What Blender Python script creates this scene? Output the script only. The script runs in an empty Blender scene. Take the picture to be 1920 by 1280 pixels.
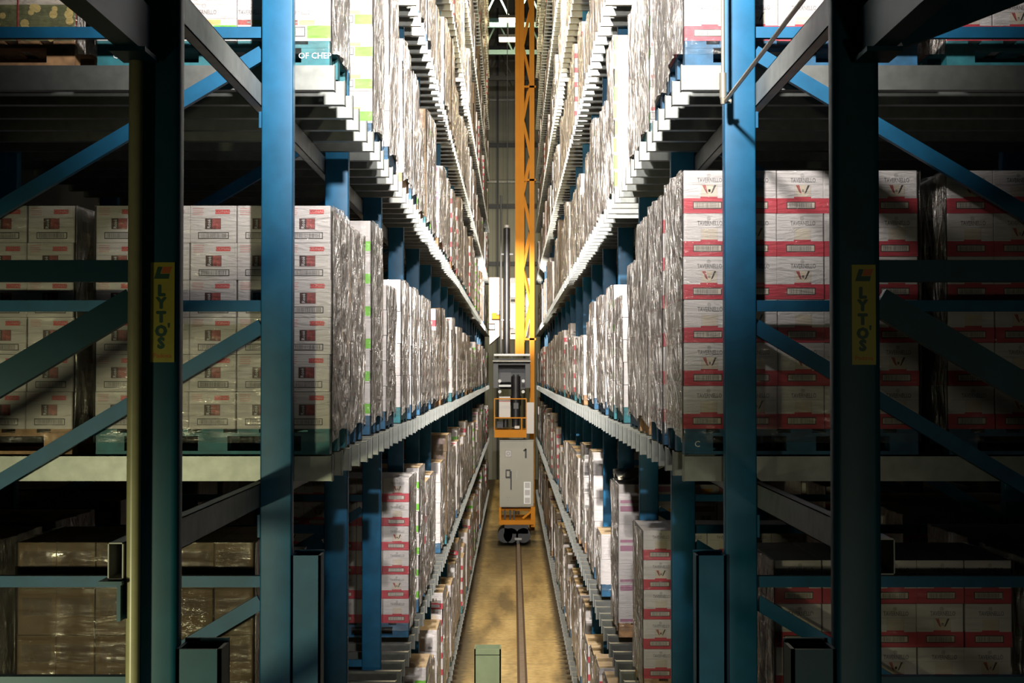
import bpy, math, random
from mathutils import Vector, Matrix
random.seed(7)
D = bpy.data
SC = bpy.context.scene
COL = SC.collection

# ------------------------------------------------------------------ camera, world, light
EZ = 5.1                       # eye height above the floor
F = 2770.0                     # focal length in pixels of the 1920 px wide frame
cam_d = D.cameras.new('camera'); cam = D.objects.new('camera', cam_d); COL.objects.link(cam)
cam_d.sensor_width = 36.0; cam_d.lens = F / 1920 * 36.0
cam_d.clip_start = 0.05; cam_d.clip_end = 300
cam.location = (0, 0, EZ)
cam.rotation_euler = (math.radians(90) + math.atan(62 / F), 0, math.atan(2 / F))
SC.camera = cam

w = D.worlds.new('world'); SC.world = w; w.use_nodes = True
w.node_tree.nodes['Background'].inputs[0].default_value = (0.55, 0.6, 0.7, 1)
w.node_tree.nodes['Background'].inputs[1].default_value = 0.006

SC.view_settings.view_transform = 'Standard'
SC.view_settings.look = 'None'
SC.view_settings.gamma = 1
SC.view_settings.use_curve_mapping = False
SC.view_settings.exposure = 0.0
SC.cycles.max_bounces = 8
SC.cycles.diffuse_bounces = 3
SC.cycles.glossy_bounces = 3
SC.cycles.transparent_max_bounces = 20
SC.cycles.caustics_reflective = False
SC.cycles.caustics_refractive = False
SC.cycles.sample_clamp_indirect = 4.0


def lamp(name, kind, loc, energy, color, aim=None, **kw):
    l = D.lights.new(name, kind); l.energy = energy; l.color = color
    for k, v in kw.items():
        setattr(l, k, v)
    o = D.objects.new(name, l); COL.objects.link(o)
    o.location = (loc[0], loc[1], loc[2] + EZ)
    if aim:
        d = Vector((aim[0], aim[1], aim[2] + EZ)) - o.location
        o.rotation_euler = d.to_track_quat('-Z', 'Y').to_euler()
    return o


# white flood over the aisle front; the other three spots are added brightening
lamp('aisle_flood_and_fill', 'SPOT', (0.05, 4.1, 2.3), 2500, (1.0, 0.965, 0.93), (0.0, 12, 3.0),
     spot_size=math.radians(88), spot_blend=1.0, shadow_soft_size=0.09)
lamp('aisle_flood_and_fill', 'SPOT', (0.0, 6.3, 4.7), 3600, (1.0, 0.965, 0.93), (0.0, 12.5, 2.4),
     spot_size=math.radians(62), spot_blend=1.0, shadow_soft_size=0.09)
lamp('aisle_flood_and_fill', 'SPOT', (0.0, 7.0, 6.6), 19000, (1.0, 0.95, 0.9), (0.0, 21, 1.6),
     spot_size=math.radians(70), spot_blend=1.0, shadow_soft_size=0.12)
lamp('aisle_flood_and_fill', 'SPOT', (0.0, 22.0, 8.0), 12000, (1.0, 0.94, 0.85), (0.0, 44, 3.2),
     spot_size=math.radians(46), spot_blend=1.0, shadow_soft_size=0.12)
# yellowish lamp low on the left; the three weaker spots are added fill
lamp('low_lamp_and_fill', 'SPOT', (-3.4, 0.6, -1.6), 640, (1.0, 0.98, 0.58), (-1.8, 7, -2.0),
     spot_size=math.radians(56), spot_blend=0.8, shadow_soft_size=0.14)
lamp('low_lamp_and_fill', 'SPOT', (0.3, -3.4, -1.6), 330, (1.0, 0.96, 0.74), (0.0, 9, -3.5),
     spot_size=math.radians(40), spot_blend=1.0, shadow_soft_size=0.14)
lamp('low_lamp_and_fill', 'SPOT', (2.2, -2.5, -1.4), 75, (1.0, 0.96, 0.7), (1.2, 6, -0.7),
     spot_size=math.radians(50), spot_blend=1.0, shadow_soft_size=0.14)
lamp('low_lamp_and_fill', 'SPOT', (-3.0, 1.6, -1.0), 42, (1.0, 0.97, 0.6), (-1.2, 4.8, -0.1),
     spot_size=math.radians(44), spot_blend=1.0, shadow_soft_size=0.12)
# spot added in mid-air to overexpose the crane carriage
lamp('crane_fill', 'SPOT', (-0.1, 37.0, 2.6), 14000, (1.0, 0.93, 0.84), (-0.1, 45, 2.3),
     spot_size=math.radians(27), spot_blend=0.8, shadow_soft_size=0.08)
# warm lamps hung over the far half of the aisle and the crossing beyond it
for k_, (y_, e_) in enumerate(((34, 1000), (46, 1300), (59, 700))):
    lamp('high_bay_lamp', 'AREA', (-0.2, y_, 15.6), e_, (1.0, 0.83, 0.48), (-0.2, y_, 0), shape='RECTANGLE', size=1.4, size_y=0.5)
lamp('floor_lamp_light', 'AREA', (0.0, 24, 8.2), 1000, (1.0, 0.82, 0.52), (0, 26, -5), shape='RECTANGLE', size=0.5, size_y=12.0)
lamp('crossing_lamp', 'AREA', (1.5, 66, 6.0), 130, (1.0, 0.9, 0.65), (0, 72, 5), shape='RECTANGLE', size=2, size_y=1)

# ------------------------------------------------------------------ materials


def nodes_of(m):
    m.use_nodes = True
    nt = m.node_tree
    return nt, nt.nodes, nt.links


def mat(name, col, rough=0.5, metal=0.0, noise=0.0, nscale=12.0, bump=0.0, spec=0.5, stretch=None, emis=None, coat=0.0):
    m = D.materials.new(name)
    nt, N, L = nodes_of(m)
    b = N['Principled BSDF']
    b.inputs['Base Color'].default_value = (*col, 1)
    b.inputs['Roughness'].default_value = rough
    b.inputs['Metallic'].default_value = metal
    b.inputs['Specular IOR Level'].default_value = spec
    b.inputs['Coat Weight'].default_value = coat
    if noise or bump:
        tc = N.new('ShaderNodeTexCoord'); mp = N.new('ShaderNodeMapping')
        L.new(tc.outputs['Object'], mp.inputs['Vector'])
        if stretch:
            mp.inputs['Scale'].default_value = stretch
        tx = N.new('ShaderNodeTexNoise'); tx.inputs['Scale'].default_value = nscale
        tx.inputs['Detail'].default_value = 6
        L.new(mp.outputs[0], tx.inputs['Vector'])
        if noise:
            mr = N.new('ShaderNodeMapRange')
            mr.inputs[1].default_value = 0.3; mr.inputs[2].default_value = 0.7
            mr.inputs[3].default_value = 1 - noise; mr.inputs[4].default_value = 1 + noise
            L.new(tx.outputs[0], mr.inputs[0])
            mx = N.new('ShaderNodeVectorMath'); mx.operation = 'SCALE'
            mx.inputs[0].default_value = col
            L.new(mr.outputs[0], mx.inputs['Scale'])
            L.new(mx.outputs[0], b.inputs['Base Color'])
        if bump:
            bp = N.new('ShaderNodeBump'); bp.inputs['Strength'].default_value = bump; bp.inputs['Distance'].default_value = 0.01
            L.new(tx.outputs[0], bp.inputs['Height']); L.new(bp.outputs[0], b.inputs['Normal'])
    if emis:
        b.inputs['Emission Color'].default_value = (*emis[0], 1)
        b.inputs['Emission Strength'].default_value = emis[1]
    return m


def film_mat(name, bump=1.0, base=0.34, haze=0.42, scale=3.0, fk=0.9, rough=0.24, st=(3.0, 3.0, 1.5), dist=0.20, tc_=0.90):
    m = D.materials.new(name)
    nt, N, L = nodes_of(m)
    N.remove(N['Principled BSDF']); out = N['Material Output']
    tc = N.new('ShaderNodeTexCoord'); mp = N.new('ShaderNodeMapping'); mp.inputs['Scale'].default_value = st
    L.new(tc.outputs['Object'], mp.inputs[0])
    n1 = N.new('ShaderNodeTexNoise'); n1.inputs['Scale'].default_value = scale; n1.inputs['Detail'].default_value = 5; n1.inputs['Distortion'].default_value = 2.4
    L.new(mp.outputs[0], n1.inputs['Vector'])
    bp = N.new('ShaderNodeBump'); bp.inputs['Strength'].default_value = bump; bp.inputs['Distance'].default_value = dist
    L.new(n1.outputs[0], bp.inputs['Height'])
    gl = N.new('ShaderNodeBsdfGlossy'); gl.inputs['Roughness'].default_value = rough
    gl.inputs['Color'].default_value = (1.0, 0.94, 0.87, 1)
    L.new(bp.outputs[0], gl.inputs['Normal'])
    tr = N.new('ShaderNodeBsdfTransparent'); tr.inputs[0].default_value = (tc_, tc_ - .01, tc_ - .02, 1)
    df = N.new('ShaderNodeBsdfDiffuse'); df.inputs[0].default_value = (0.85, 0.77, 0.70, 1)
    L.new(bp.outputs[0], df.inputs['Normal'])
    a = N.new('ShaderNodeMixShader'); a.inputs[0].default_value = haze
    L.new(tr.outputs[0], a.inputs[1]); L.new(df.outputs[0], a.inputs[2])
    fr = N.new('ShaderNodeFresnel'); fr.inputs['IOR'].default_value = 1.5
    L.new(bp.outputs[0], fr.inputs['Normal'])
    ad = N.new('ShaderNodeMath'); ad.operation = 'MULTIPLY_ADD'; ad.inputs[1].default_value = fk; ad.inputs[2].default_value = base
    ad.use_clamp = True
    L.new(fr.outputs[0], ad.inputs[0])
    g2 = N.new('ShaderNodeBsdfGlossy'); g2.inputs['Roughness'].default_value = 0.09
    g2.inputs['Color'].default_value = (1.0, 0.95, 0.9, 1)
    b2 = N.new('ShaderNodeBump'); b2.inputs['Strength'].default_value = 1; b2.inputs['Distance'].default_value = dist * .22
    L.new(n1.outputs[0], b2.inputs['Height']); L.new(b2.outputs[0], g2.inputs['Normal'])
    gm = N.new('ShaderNodeMixShader'); gm.inputs[0].default_value = 0.4
    L.new(gl.outputs[0], gm.inputs[1]); L.new(g2.outputs[0], gm.inputs[2])
    b = N.new('ShaderNodeMixShader')
    L.new(ad.outputs[0], b.inputs[0]); L.new(a.outputs[0], b.inputs[1]); L.new(gm.outputs[0], b.inputs[2])
    L.new(b.outputs[0], out.inputs[0])
    return m


M = dict(
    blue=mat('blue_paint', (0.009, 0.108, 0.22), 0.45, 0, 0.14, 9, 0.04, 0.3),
    teal=mat('shaded_blue_paint', (0.002, 0.060, 0.088), 0.45, 0, 0.14, 9, 0.04, 0.3),  # same blue paint, with shade and greenish light put into the colour
    galv=mat('galvanised_steel', (0.20, 0.207, 0.192), 0.43, 0.82, 0.14, 14, 0.03),
    galve=mat('beam_end_plate', (0.235, 0.245, 0.225), 0.5, 0.0, 0.14, 14, 0.05),
    galvd=mat('rail_steel', (0.30, 0.30, 0.27), 0.5, 0.2, 0.18, 10, 0.05),
    pipe=mat('olive_beige_pipe', (0.34, 0.32, 0.17), 0.33, 0, 0.08, 20),
    rod=mat('beige_rod', (0.42, 0.38, 0.30), 0.35, 0.5),
    white=mat('white_carton', (0.62, 0.585, 0.575), 0.6, 0, 0.05, 5, 0, 0.3),
    cream=mat('cream_carton', (0.6, 0.53, 0.44), 0.6, 0, 0.05, 5, 0, 0.3),
    brown=mat('brown_carton', (0.115, 0.075, 0.036), 0.7, 0, 0.12, 6, 0, 0.2),
    brownp=mat('brown_print', (0.065, 0.033, 0.014), 0.7, 0, 0.2, 20),
    red=mat('red_print', (0.50, 0.035, 0.06), 0.5, 0, 0.06, 8),
    tagred=mat('tag_red', (0.62, 0.06, 0.06), 0.5),
    pink=mat('pink_print', (0.62, 0.36, 0.36), 0.6),
    green=mat('green_print', (0.15, 0.50, 0.03), 0.5, 0, 0.06, 8),
    black=mat('black_print', (0.03, 0.028, 0.03), 0.5),
    grey=mat('grey_print', (0.20, 0.19, 0.19), 0.6),
    lgrey=mat('pale_grey_print', (0.42, 0.40, 0.39), 0.6),
    dark=mat('dark_picture', (0.05, 0.018, 0.018), 0.5),
    rose=mat('rose_picture', (0.30, 0.06, 0.055), 0.5, 0, 0.6, 60),
    beige=mat('beige_picture', (0.62, 0.52, 0.38), 0.6, 0, 0.1, 40),
    purple=mat('mauve_print', (0.38, 0.17, 0.26), 0.6),
    orange=mat('orange_print', (0.75, 0.38, 0.05), 0.5),
    bean=mat('straw_yellow_print', (0.60, 0.46, 0.16), 0.6, 0, 0.1, 30),
    leaf=mat('olive_print', (0.14, 0.15, 0.06), 0.6, 0, 0.3, 30),
    top=mat('carton_top', (0.42, 0.31, 0.19), 0.7, 0, 0.15, 6, 0, 0.2),
    woodb=mat('blue_pallet_wood', (0.012, 0.085, 0.17), 0.6, 0, 0.3, 14, 0.1),
    woodt=mat('teal_pallet_wood', (0.018, 0.15, 0.175), 0.6, 0, 0.25, 14, 0.1),
    wood=mat('brown_pallet_wood', (0.36, 0.20, 0.09), 0.65, 0, 0.35, 18, 0.15),
    paintw=mat('white_stencil', (0.7, 0.72, 0.72), 0.6),
    film=film_mat('stretch_film'),
    filmn=film_mat('clear_stretch_film', 0.6, 0.02, 0.02, 4.0, 0.4, 0.11, (0.8, 0.8, 5.0), 0.05, 0.98),
    bfilm=mat('black_film', (0.02, 0.02, 0.022), 0.2, 0, 0, 8, 0.5),
    crane=mat('crane_orange', (0.46, 0.175, 0.012), 0.65, 0, 0.06, 3, 0, 0.15),
    craned=mat('crane_dark', (0.013, 0.013, 0.014), 0.45, 0.2, 0.3, 6),
    craneg=mat('dark_grey_housing', (0.045, 0.045, 0.045), 0.5, 0.1),
    cab=mat('cabinet_grey', (0.27, 0.26, 0.21), 0.5, 0, 0.03, 3),
    cabl=mat('cabinet_light', (0.46, 0.43, 0.40), 0.5),
    steel=mat('bright_steel', (0.20, 0.20, 0.19), 0.4, 0.8),
    panel=mat('carriage_cream', (0.72, 0.58, 0.42), 0.55),
    sticky=mat('yellow_sticker', (0.40, 0.35, 0.03), 0.5, 0, 0.05, 30),
    stickg=mat('sticker_green', (0.01, 0.07, 0.035), 0.5),
    sticko=mat('sticker_orange', (0.55, 0.12, 0.02), 0.5),
    buf=mat('olive_green_steel', (0.15, 0.19, 0.10), 0.5, 0, 0.12, 5),
    lampw=mat('lamp_tube', (1, 0.95, 0.8), 0.5, emis=((1.0, 0.82, 0.5), 9)),
    truss=mat('pale_teal_steel', (0.13, 0.27, 0.29), 0.5),
    rust=mat('rusty_rail', (0.17, 0.125, 0.095), 0.55, 0, 0.2, 8),
    darkst=mat('dark_steel', (0.04, 0.045, 0.05), 0.6),
)

# floor, walls -------------------------------------------------------


def floor_mat():
    m = D.materials.new('stained_concrete'); nt, N, L = nodes_of(m); b = N['Principled BSDF']
    tc = N.new('ShaderNodeTexCoord'); mp = N.new('ShaderNodeMapping'); mp.inputs['Scale'].default_value = (0.9, 0.16, 1)
    L.new(tc.outputs['Object'], mp.inputs[0])
    a = N.new('ShaderNodeTexNoise'); a.inputs['Scale'].default_value = 1.6; a.inputs['Detail'].default_value = 8
    L.new(mp.outputs[0], a.inputs['Vector'])
    r = N.new('ShaderNodeValToRGB')
    e = r.color_ramp.elements
    e[0].position = 0.33; e[0].color = (0.16, 0.11, 0.045, 1)
    e[1].position = 0.60; e[1].color = (0.55, 0.40, 0.18, 1)
    x = r.color_ramp.elements.new(0.47); x.color = (0.42, 0.29, 0.115, 1)
    L.new(a.outputs[0], r.inputs[0])
    last = r.outputs[0]
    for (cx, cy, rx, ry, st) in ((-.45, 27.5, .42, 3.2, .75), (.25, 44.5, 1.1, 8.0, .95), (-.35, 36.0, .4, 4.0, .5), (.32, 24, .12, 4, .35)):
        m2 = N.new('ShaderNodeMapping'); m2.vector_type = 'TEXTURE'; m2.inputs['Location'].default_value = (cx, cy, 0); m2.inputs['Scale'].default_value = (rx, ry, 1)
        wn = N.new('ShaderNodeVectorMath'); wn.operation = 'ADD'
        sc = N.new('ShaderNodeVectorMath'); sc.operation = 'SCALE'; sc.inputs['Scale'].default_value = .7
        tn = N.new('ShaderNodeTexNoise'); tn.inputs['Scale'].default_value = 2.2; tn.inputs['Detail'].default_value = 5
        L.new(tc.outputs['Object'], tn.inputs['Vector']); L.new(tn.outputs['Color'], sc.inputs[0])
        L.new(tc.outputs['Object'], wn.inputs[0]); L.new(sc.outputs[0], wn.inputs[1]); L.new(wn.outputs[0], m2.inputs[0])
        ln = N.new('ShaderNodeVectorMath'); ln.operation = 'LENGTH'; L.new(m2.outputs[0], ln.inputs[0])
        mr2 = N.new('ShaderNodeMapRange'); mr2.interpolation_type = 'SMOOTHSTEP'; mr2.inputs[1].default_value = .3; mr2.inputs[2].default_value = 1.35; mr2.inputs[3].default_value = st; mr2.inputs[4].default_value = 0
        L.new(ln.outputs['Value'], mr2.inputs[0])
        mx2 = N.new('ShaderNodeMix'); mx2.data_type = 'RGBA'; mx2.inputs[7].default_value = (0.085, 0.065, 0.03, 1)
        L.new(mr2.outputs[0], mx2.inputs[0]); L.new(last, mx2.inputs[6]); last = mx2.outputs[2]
    sx = N.new('ShaderNodeSeparateXYZ'); L.new(tc.outputs['Object'], sx.inputs[0])

    def M_(op, a, b=None, c=None):
        q = N.new('ShaderNodeMath'); q.operation = op
        for i_, v_ in enumerate((a, b, c)):
            if v_ is None: continue
            if isinstance(v_, (int, float)): q.inputs[i_].default_value = v_
            else: L.new(v_, q.inputs[i_])
        return q.outputs[0]
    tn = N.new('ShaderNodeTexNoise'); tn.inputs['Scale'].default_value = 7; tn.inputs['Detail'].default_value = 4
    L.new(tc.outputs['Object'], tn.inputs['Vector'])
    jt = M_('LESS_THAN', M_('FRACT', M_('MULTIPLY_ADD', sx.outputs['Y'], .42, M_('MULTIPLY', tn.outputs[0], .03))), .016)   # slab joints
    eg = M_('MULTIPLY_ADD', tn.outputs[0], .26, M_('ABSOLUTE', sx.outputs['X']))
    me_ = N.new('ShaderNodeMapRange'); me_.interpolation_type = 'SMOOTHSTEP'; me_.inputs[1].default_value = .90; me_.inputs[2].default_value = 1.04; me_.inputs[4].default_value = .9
    L.new(eg, me_.inputs[0])                                                                                         # shadow of the beam ends, painted along the racks
    joint_shade = M_('MAXIMUM', M_('MULTIPLY', jt, .5), me_.outputs[0])
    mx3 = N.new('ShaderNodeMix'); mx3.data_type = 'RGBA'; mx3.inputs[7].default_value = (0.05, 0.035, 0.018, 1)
    L.new(joint_shade, mx3.inputs[0]); L.new(last, mx3.inputs[6]); last = mx3.outputs[2]
    c = N.new('ShaderNodeTexNoise'); c.inputs['Scale'].default_value = 9; c.inputs['Detail'].default_value = 8
    L.new(tc.outputs['Object'], c.inputs['Vector'])
    mr = N.new('ShaderNodeMapRange'); mr.inputs[1].default_value = 0.3; mr.inputs[2].default_value = 0.7; mr.inputs[3].default_value = 0.75; mr.inputs[4].default_value = 1.15
    L.new(c.outputs[0], mr.inputs[0])
    s = N.new('ShaderNodeVectorMath'); s.operation = 'SCALE'
    L.new(last, s.inputs[0]); L.new(mr.outputs[0], s.inputs['Scale']); L.new(s.outputs[0], b.inputs['Base Color'])
    b.inputs['Roughness'].default_value = 0.6
    return m


def cladding_mat():
    m = D.materials.new('ribbed_cladding'); nt, N, L = nodes_of(m); b = N['Principled BSDF']
    tc = N.new('ShaderNodeTexCoord'); sx = N.new('ShaderNodeSeparateXYZ'); L.new(tc.outputs['Object'], sx.inputs[0])
    k = N.new('ShaderNodeMath'); k.operation = 'MULTIPLY'; k.inputs[1].default_value = 4.0
    L.new(sx.outputs['X'], k.inputs[0])
    fr = N.new('ShaderNodeMath'); fr.operation = 'FRACT'; L.new(k.outputs[0], fr.inputs[0])
    r = N.new('ShaderNodeValToRGB'); e = r.color_ramp.elements
    e[0].position = 0.0; e[0].color = (0.08, 0.08, 0.06, 1)
    e[1].position = 0.12; e[1].color = (0.21, 0.21, 0.16, 1)
    L.new(fr.outputs[0], r.inputs[0]); L.new(r.outputs[0], b.inputs['Base Color'])
    b.inputs['Roughness'].default_value = 0.6
    return m


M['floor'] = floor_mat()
M['clad'] = cladding_mat()
M['wallp'] = mat('plain_wall', (0.08, 0.08, 0.08), 0.8)
KEYS = list(M.keys())

# ------------------------------------------------------------------ mesh builder
_fc = {}


def text_polys(s, bold=0.0):
    """glyph outlines of a word as (verts, faces), centred, cap height about 0.7"""
    key = (s, bold)
    if key in _fc:
        return _fc[key]
    cu = D.curves.new('t', 'FONT'); cu.body = s; cu.align_x = 'CENTER'; cu.align_y = 'CENTER'; cu.size = 1; cu.offset = bold
    cu.resolution_u = 2
    o = D.objects.new('t', cu); COL.objects.link(o)
    bpy.context.view_layer.update()
    me = D.meshes.new_from_object(o.evaluated_get(bpy.context.evaluated_depsgraph_get()))
    vs = [tuple(v.co) for v in me.vertices]; fs = [tuple(p.vertices) for p in me.polygons]
    D.objects.remove(o); D.curves.remove(cu); D.meshes.remove(me)
    _fc[key] = (vs, fs)
    return _fc[key]


class MB:
    def __init__(s):
        s.v = []; s.f = []; s.m = []; s.sm = []

    def add(s, vs, fs, m, smooth=False):
        n = len(s.v); s.v += [tuple(v) for v in vs]
        for f in fs:
            s.f.append(tuple(i + n for i in f)); s.m.append(m); s.sm.append(smooth)

    def box(s, x0, y0, z0, x1, y1, z1, m, topm=None):
        if x0 > x1: x0, x1 = x1, x0
        if y0 > y1: y0, y1 = y1, y0
        if z0 > z1: z0, z1 = z1, z0
        vs = [(x0, y0, z0), (x1, y0, z0), (x1, y1, z0), (x0, y1, z0), (x0, y0, z1), (x1, y0, z1), (x1, y1, z1), (x0, y1, z1)]
        s.add(vs, [(0, 3, 2, 1), (0, 1, 5, 4), (1, 2, 6, 5), (2, 3, 7, 6), (3, 0, 4, 7)], m)
        s.add(vs, [(4, 5, 6, 7)], topm or m)

    def bar(s, p0, p1, w, h, m, up=(0, 0, 1)):
        p0 = Vector(p0); p1 = Vector(p1); d = (p1 - p0).normalized(); up = Vector(up)
        a = d.cross(up)
        if a.length < 1e-4: a = d.cross(Vector((0, 1, 0)))
        a.normalize(); b = a.cross(d).normalized()
        vs = []
        for p in (p0, p1):
            for u, v in ((-1, -1), (1, -1), (1, 1), (-1, 1)):
                vs.append(p + a * u * w / 2 + b * v * h / 2)
        s.add(vs, [(0, 1, 2, 3), (7, 6, 5, 4), (0, 4, 5, 1), (1, 5, 6, 2), (2, 6, 7, 3), (3, 7, 4, 0)], m)

    def cyl(s, p0, p1, r, m, n=16, r1=None):
        p0 = Vector(p0); p1 = Vector(p1); d = (p1 - p0).normalized(); a = d.orthogonal().normalized(); b = d.cross(a)
        r1 = r if r1 is None else r1
        vs = []
        for k in range(n):
            t = 2 * math.pi * k / n; vs.append(p0 + (a * math.cos(t) + b * math.sin(t)) * r)
        for k in range(n):
            t = 2 * math.pi * k / n; vs.append(p1 + (a * math.cos(t) + b * math.sin(t)) * r1)
        s.add(vs, [(k, (k + 1) % n, n + (k + 1) % n, n + k) for k in range(n)], m, True)
        s.add(vs, [tuple(range(n))[::-1], tuple(range(n, 2 * n))], m)

    def prism(s, prof, z0, z1, m, smooth=False):
        """profile in x,y extruded in z"""
        n = len(prof)
        vs = [(x, y, z0) for x, y in prof] + [(x, y, z1) for x, y in prof]
        s.add(vs, [(k, (k + 1) % n, n + (k + 1) % n, n + k) for k in range(n)], m, smooth)
        s.add(vs, [tuple(range(n))[::-1], tuple(range(n, 2 * n))], m)

    def prismx(s, prof, x0, x1, m):
        """profile in y,z extruded in x"""
        n = len(prof)
        vs = [(x0, y, z) for y, z in prof] + [(x1, y, z) for y, z in prof]
        s.add(vs, [(k, (k + 1) % n, n + (k + 1) % n, n + k) for k in range(n)], m)
        s.add(vs, [tuple(range(n))[::-1], tuple(range(n, 2 * n))], m)

    def text(s, t, o, u, v, size, m, bold=0.0, sx=1.0):
        """word centred at o, reading along u, up v"""
        vs, fs = text_polys(t, bold); o = Vector(o); u = Vector(u); v = Vector(v)
        s.add([o + u * (p[0] * size * sx) + v * (p[1] * size) for p in vs], fs, m)

    def build(s, name, parent=None, loc=None, data_only=False):
        used = sorted(set(s.m), key=KEYS.index)
        ix = {k: i for i, k in enumerate(used)}
        me = D.meshes.new(name); me.from_pydata(s.v, [], s.f)
        for k in used: me.materials.append(M[k])
        me.polygons.foreach_set('material_index', [ix[k] for k in s.m])
        me.polygons.foreach_set('use_smooth', s.sm)
        me.update()
        if data_only: return me
        return put(name, me, parent, loc)


def put(name, me, parent=None, loc=None):
    o = D.objects.new(name, me); COL.objects.link(o)
    if parent: o.parent = parent
    if loc: o.location = loc
    return o


def tag(o, label=None, cat=None, group=None, kind=None):
    if label: o['label'] = label
    if cat: o['category'] = cat
    if group: o['group'] = group
    if kind: o['kind'] = kind
    return o


def thing(name, loc, label, cat, group=None):
    o = D.objects.new(name, None); COL.objects.link(o); o.location = loc; o.empty_display_size = 0.2
    return tag(o, label, cat, group)


# ------------------------------------------------------------------ cartons
def face(mb, kind, o, u, v, n, W, H, detail, alt=0, seed=0):
    """prints on one face of a carton; o is its lower left corner, u right, v up, n outward"""
    o = Vector(o); u = Vector(u); v = Vector(v); n = Vector(n)

    def R(u0, v0, u1, v1, m, lay=1):
        p = o + n * (0.0006 * lay)
        a, b = u * W, v * H
        mb.add([p + a * u0 + b * v0, p + a * u1 + b * v0, p + a * u1 + b * v1, p + a * u0 + b * v1], [(0, 1, 2, 3)], m)

    def T(t, cu, cv, size, m, lay=3, bold=0.0, sx=1.0, rot=False):
        uu, vv = (v, -u) if rot else (u, v)
        mb.text(t, o + n * (0.0006 * lay) + u * W * cu + v * H * cv, uu, vv, size, m, bold, sx)

    def barcode(u0, v0, u1, v1, bg, framed=True):
        if not detail:
            R(u0, v0, u1, v1, 'lgrey', 2); R(u0 + .05, v0 + .03, u1 - .05, v1 - .03, 'grey', 3); return
        if framed:
            R(u0, v0, u1, v1, 'black', 2); R(u0 + .018, v0 + .022, u1 - .018, v1 - .022, bg, 3)
        r = random.Random(int(u0 * 100) + seed)
        x = u0 + .05
        while x < u1 - .07:
            ww = r.choice((.006, .009, .014, .02)); R(x, v0 + .03, x + ww, v1 - .03, 'grey' if framed else 'lgrey', 4); x += ww + r.choice((.006, .009, .013))

    def V(u0, v0, u1, v1):
        R(u0, v0, u1, v1, 'cream', 2)
        if detail:
            p = o + n * 0.0018
            P = lambda a, b: p + u * W * (u0 + (u1 - u0) * a) + v * H * (v0 + (v1 - v0) * b)
            mb.add([P(.05, .98), P(.28, .98), P(.42, .25), P(.30, .35)], [(0, 1, 2, 3)], 'rose')
            mb.add([P(.95, .98), P(.82, .98), P(.60, .25), P(.72, .35)], [(0, 1, 2, 3)], 'black')
            mb.add([P(.42, .9), P(.60, .9), P(.60, .1), P(.42, .1)], [(0, 1, 2, 3)], 'beige')
            mb.add([P(.44, .62), P(.58, .62), P(.58, .4), P(.44, .4)], [(0, 1, 2, 3)], 'grey')
        else:
            R(u0 + .04, v0 + .08, u0 + .13, v1, 'black', 3); R(u1 - .12, v0 + .1, u1 - .05, v1, 'grey', 3)

    if kind == 'A':
        R(.04, .655, .96, .668, 'lgrey')
        if detail:
            R(.955, .668, .962, .985, 'lgrey')
            for k in range(4): R(.06, .74 + .055 * k, .28 + .02 * (k % 2), .765 + .055 * k, 'pink')
        R(.55, .77, .86, .89, 'tagred', 2)
        if detail: T('CONAD', .715, .83, .019, 'pink', 4, .0, 1.15)
        R(.33, .36, .67, .65, 'dark', 2); R(.48, .37, .66, .645, 'rose', 3)
        if detail: T('Rosé', .415, .5, .024, 'paintw', 4, .0, 1.0, True)
        barcode(.18, .10, .84, .28, 'white')
    elif kind == 'B':
        R(0, 0, 1, .35, 'red'); R(.36, .35, .73, .385, 'red')
        R(.06, .665, .97, .675, 'lgrey')
        if detail: T('TAVERNELLO', .56, .765, .032, 'grey', 2, .018, .66)
        else: R(.36, .73, .76, .79, 'lgrey', 2)
        if detail:
            r0 = []
            for k in range(8):
                t = k * math.pi / 4; r0.append(o + n * .0012 + u * (W * .54 + .011 * math.cos(t)) + v * (H * .88 + .011 * math.sin(t)))
            mb.add(r0, [tuple(range(8))], 'lgrey')
            R(.37, .385, .375, .665, 'lgrey'); R(.725, .385, .73, .665, 'lgrey'); R(.07, .40, .33, .408, 'lgrey')
        if alt: V(.38, .385, .72, .66)
        else: R(.38, .385, .72, .64, 'beige' if not detail else 'cream', 2)
        barcode(.2, .10, .82, .27, 'cream')
    elif kind == 'C':
        R(.50, .06, 1, .36, 'green'); barcode(0.0, .10, .46, .33, 'white')
        R(.0, .51, .94, .52, 'lgrey')
        if detail: T('TAVERNELLO', .30, .66, .032, 'grey', 2, .018, .66)
        else: R(.1, .61, .52, .69, 'lgrey', 2)
        if detail:
            T('o', .30, .83, .05, 'lgrey', 2, .0, 1)
            R(.02, .37, .3, .49, 'rose', 2); R(.32, .37, .66, .49, 'bean', 2); R(.22, .41, .3, .45, 'grey', 3)
    elif kind == 'D':
        R(.02, .47, .98, .485, 'lgrey'); R(.62, .12, .8, .22, 'grey')
        if detail: R(.3, .49, .31, .98, 'lgrey')
    elif kind == 'E':
        R(.12, .42, .88, .8, 'brownp'); R(.05, .0, .95, .01, 'brownp'); R(.0, .0, .018, 1, 'brownp')
        if detail: T('A', .38, .55, .06, 'brown', 3)
    elif kind == 'F':
        R(0, .0, 1, .62, 'leaf'); R(0, 0, .02, 1, 'tagred', 2)
        r = random.Random(seed + 5)
        for k in range(16):
            cx, cy, rr = r.uniform(.1, .93), r.uniform(.03, .60), r.uniform(.015, .024)
            pts = [o + n * (.0012 + .0001 * k) + u * (W * cx + rr * math.cos(t * math.pi / 4)) + v * (H * cy + rr * math.sin(t * math.pi / 4)) for t in range(8)]
            mb.add(pts, [tuple(range(8))], 'bean')
    elif kind == 'H':
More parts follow.
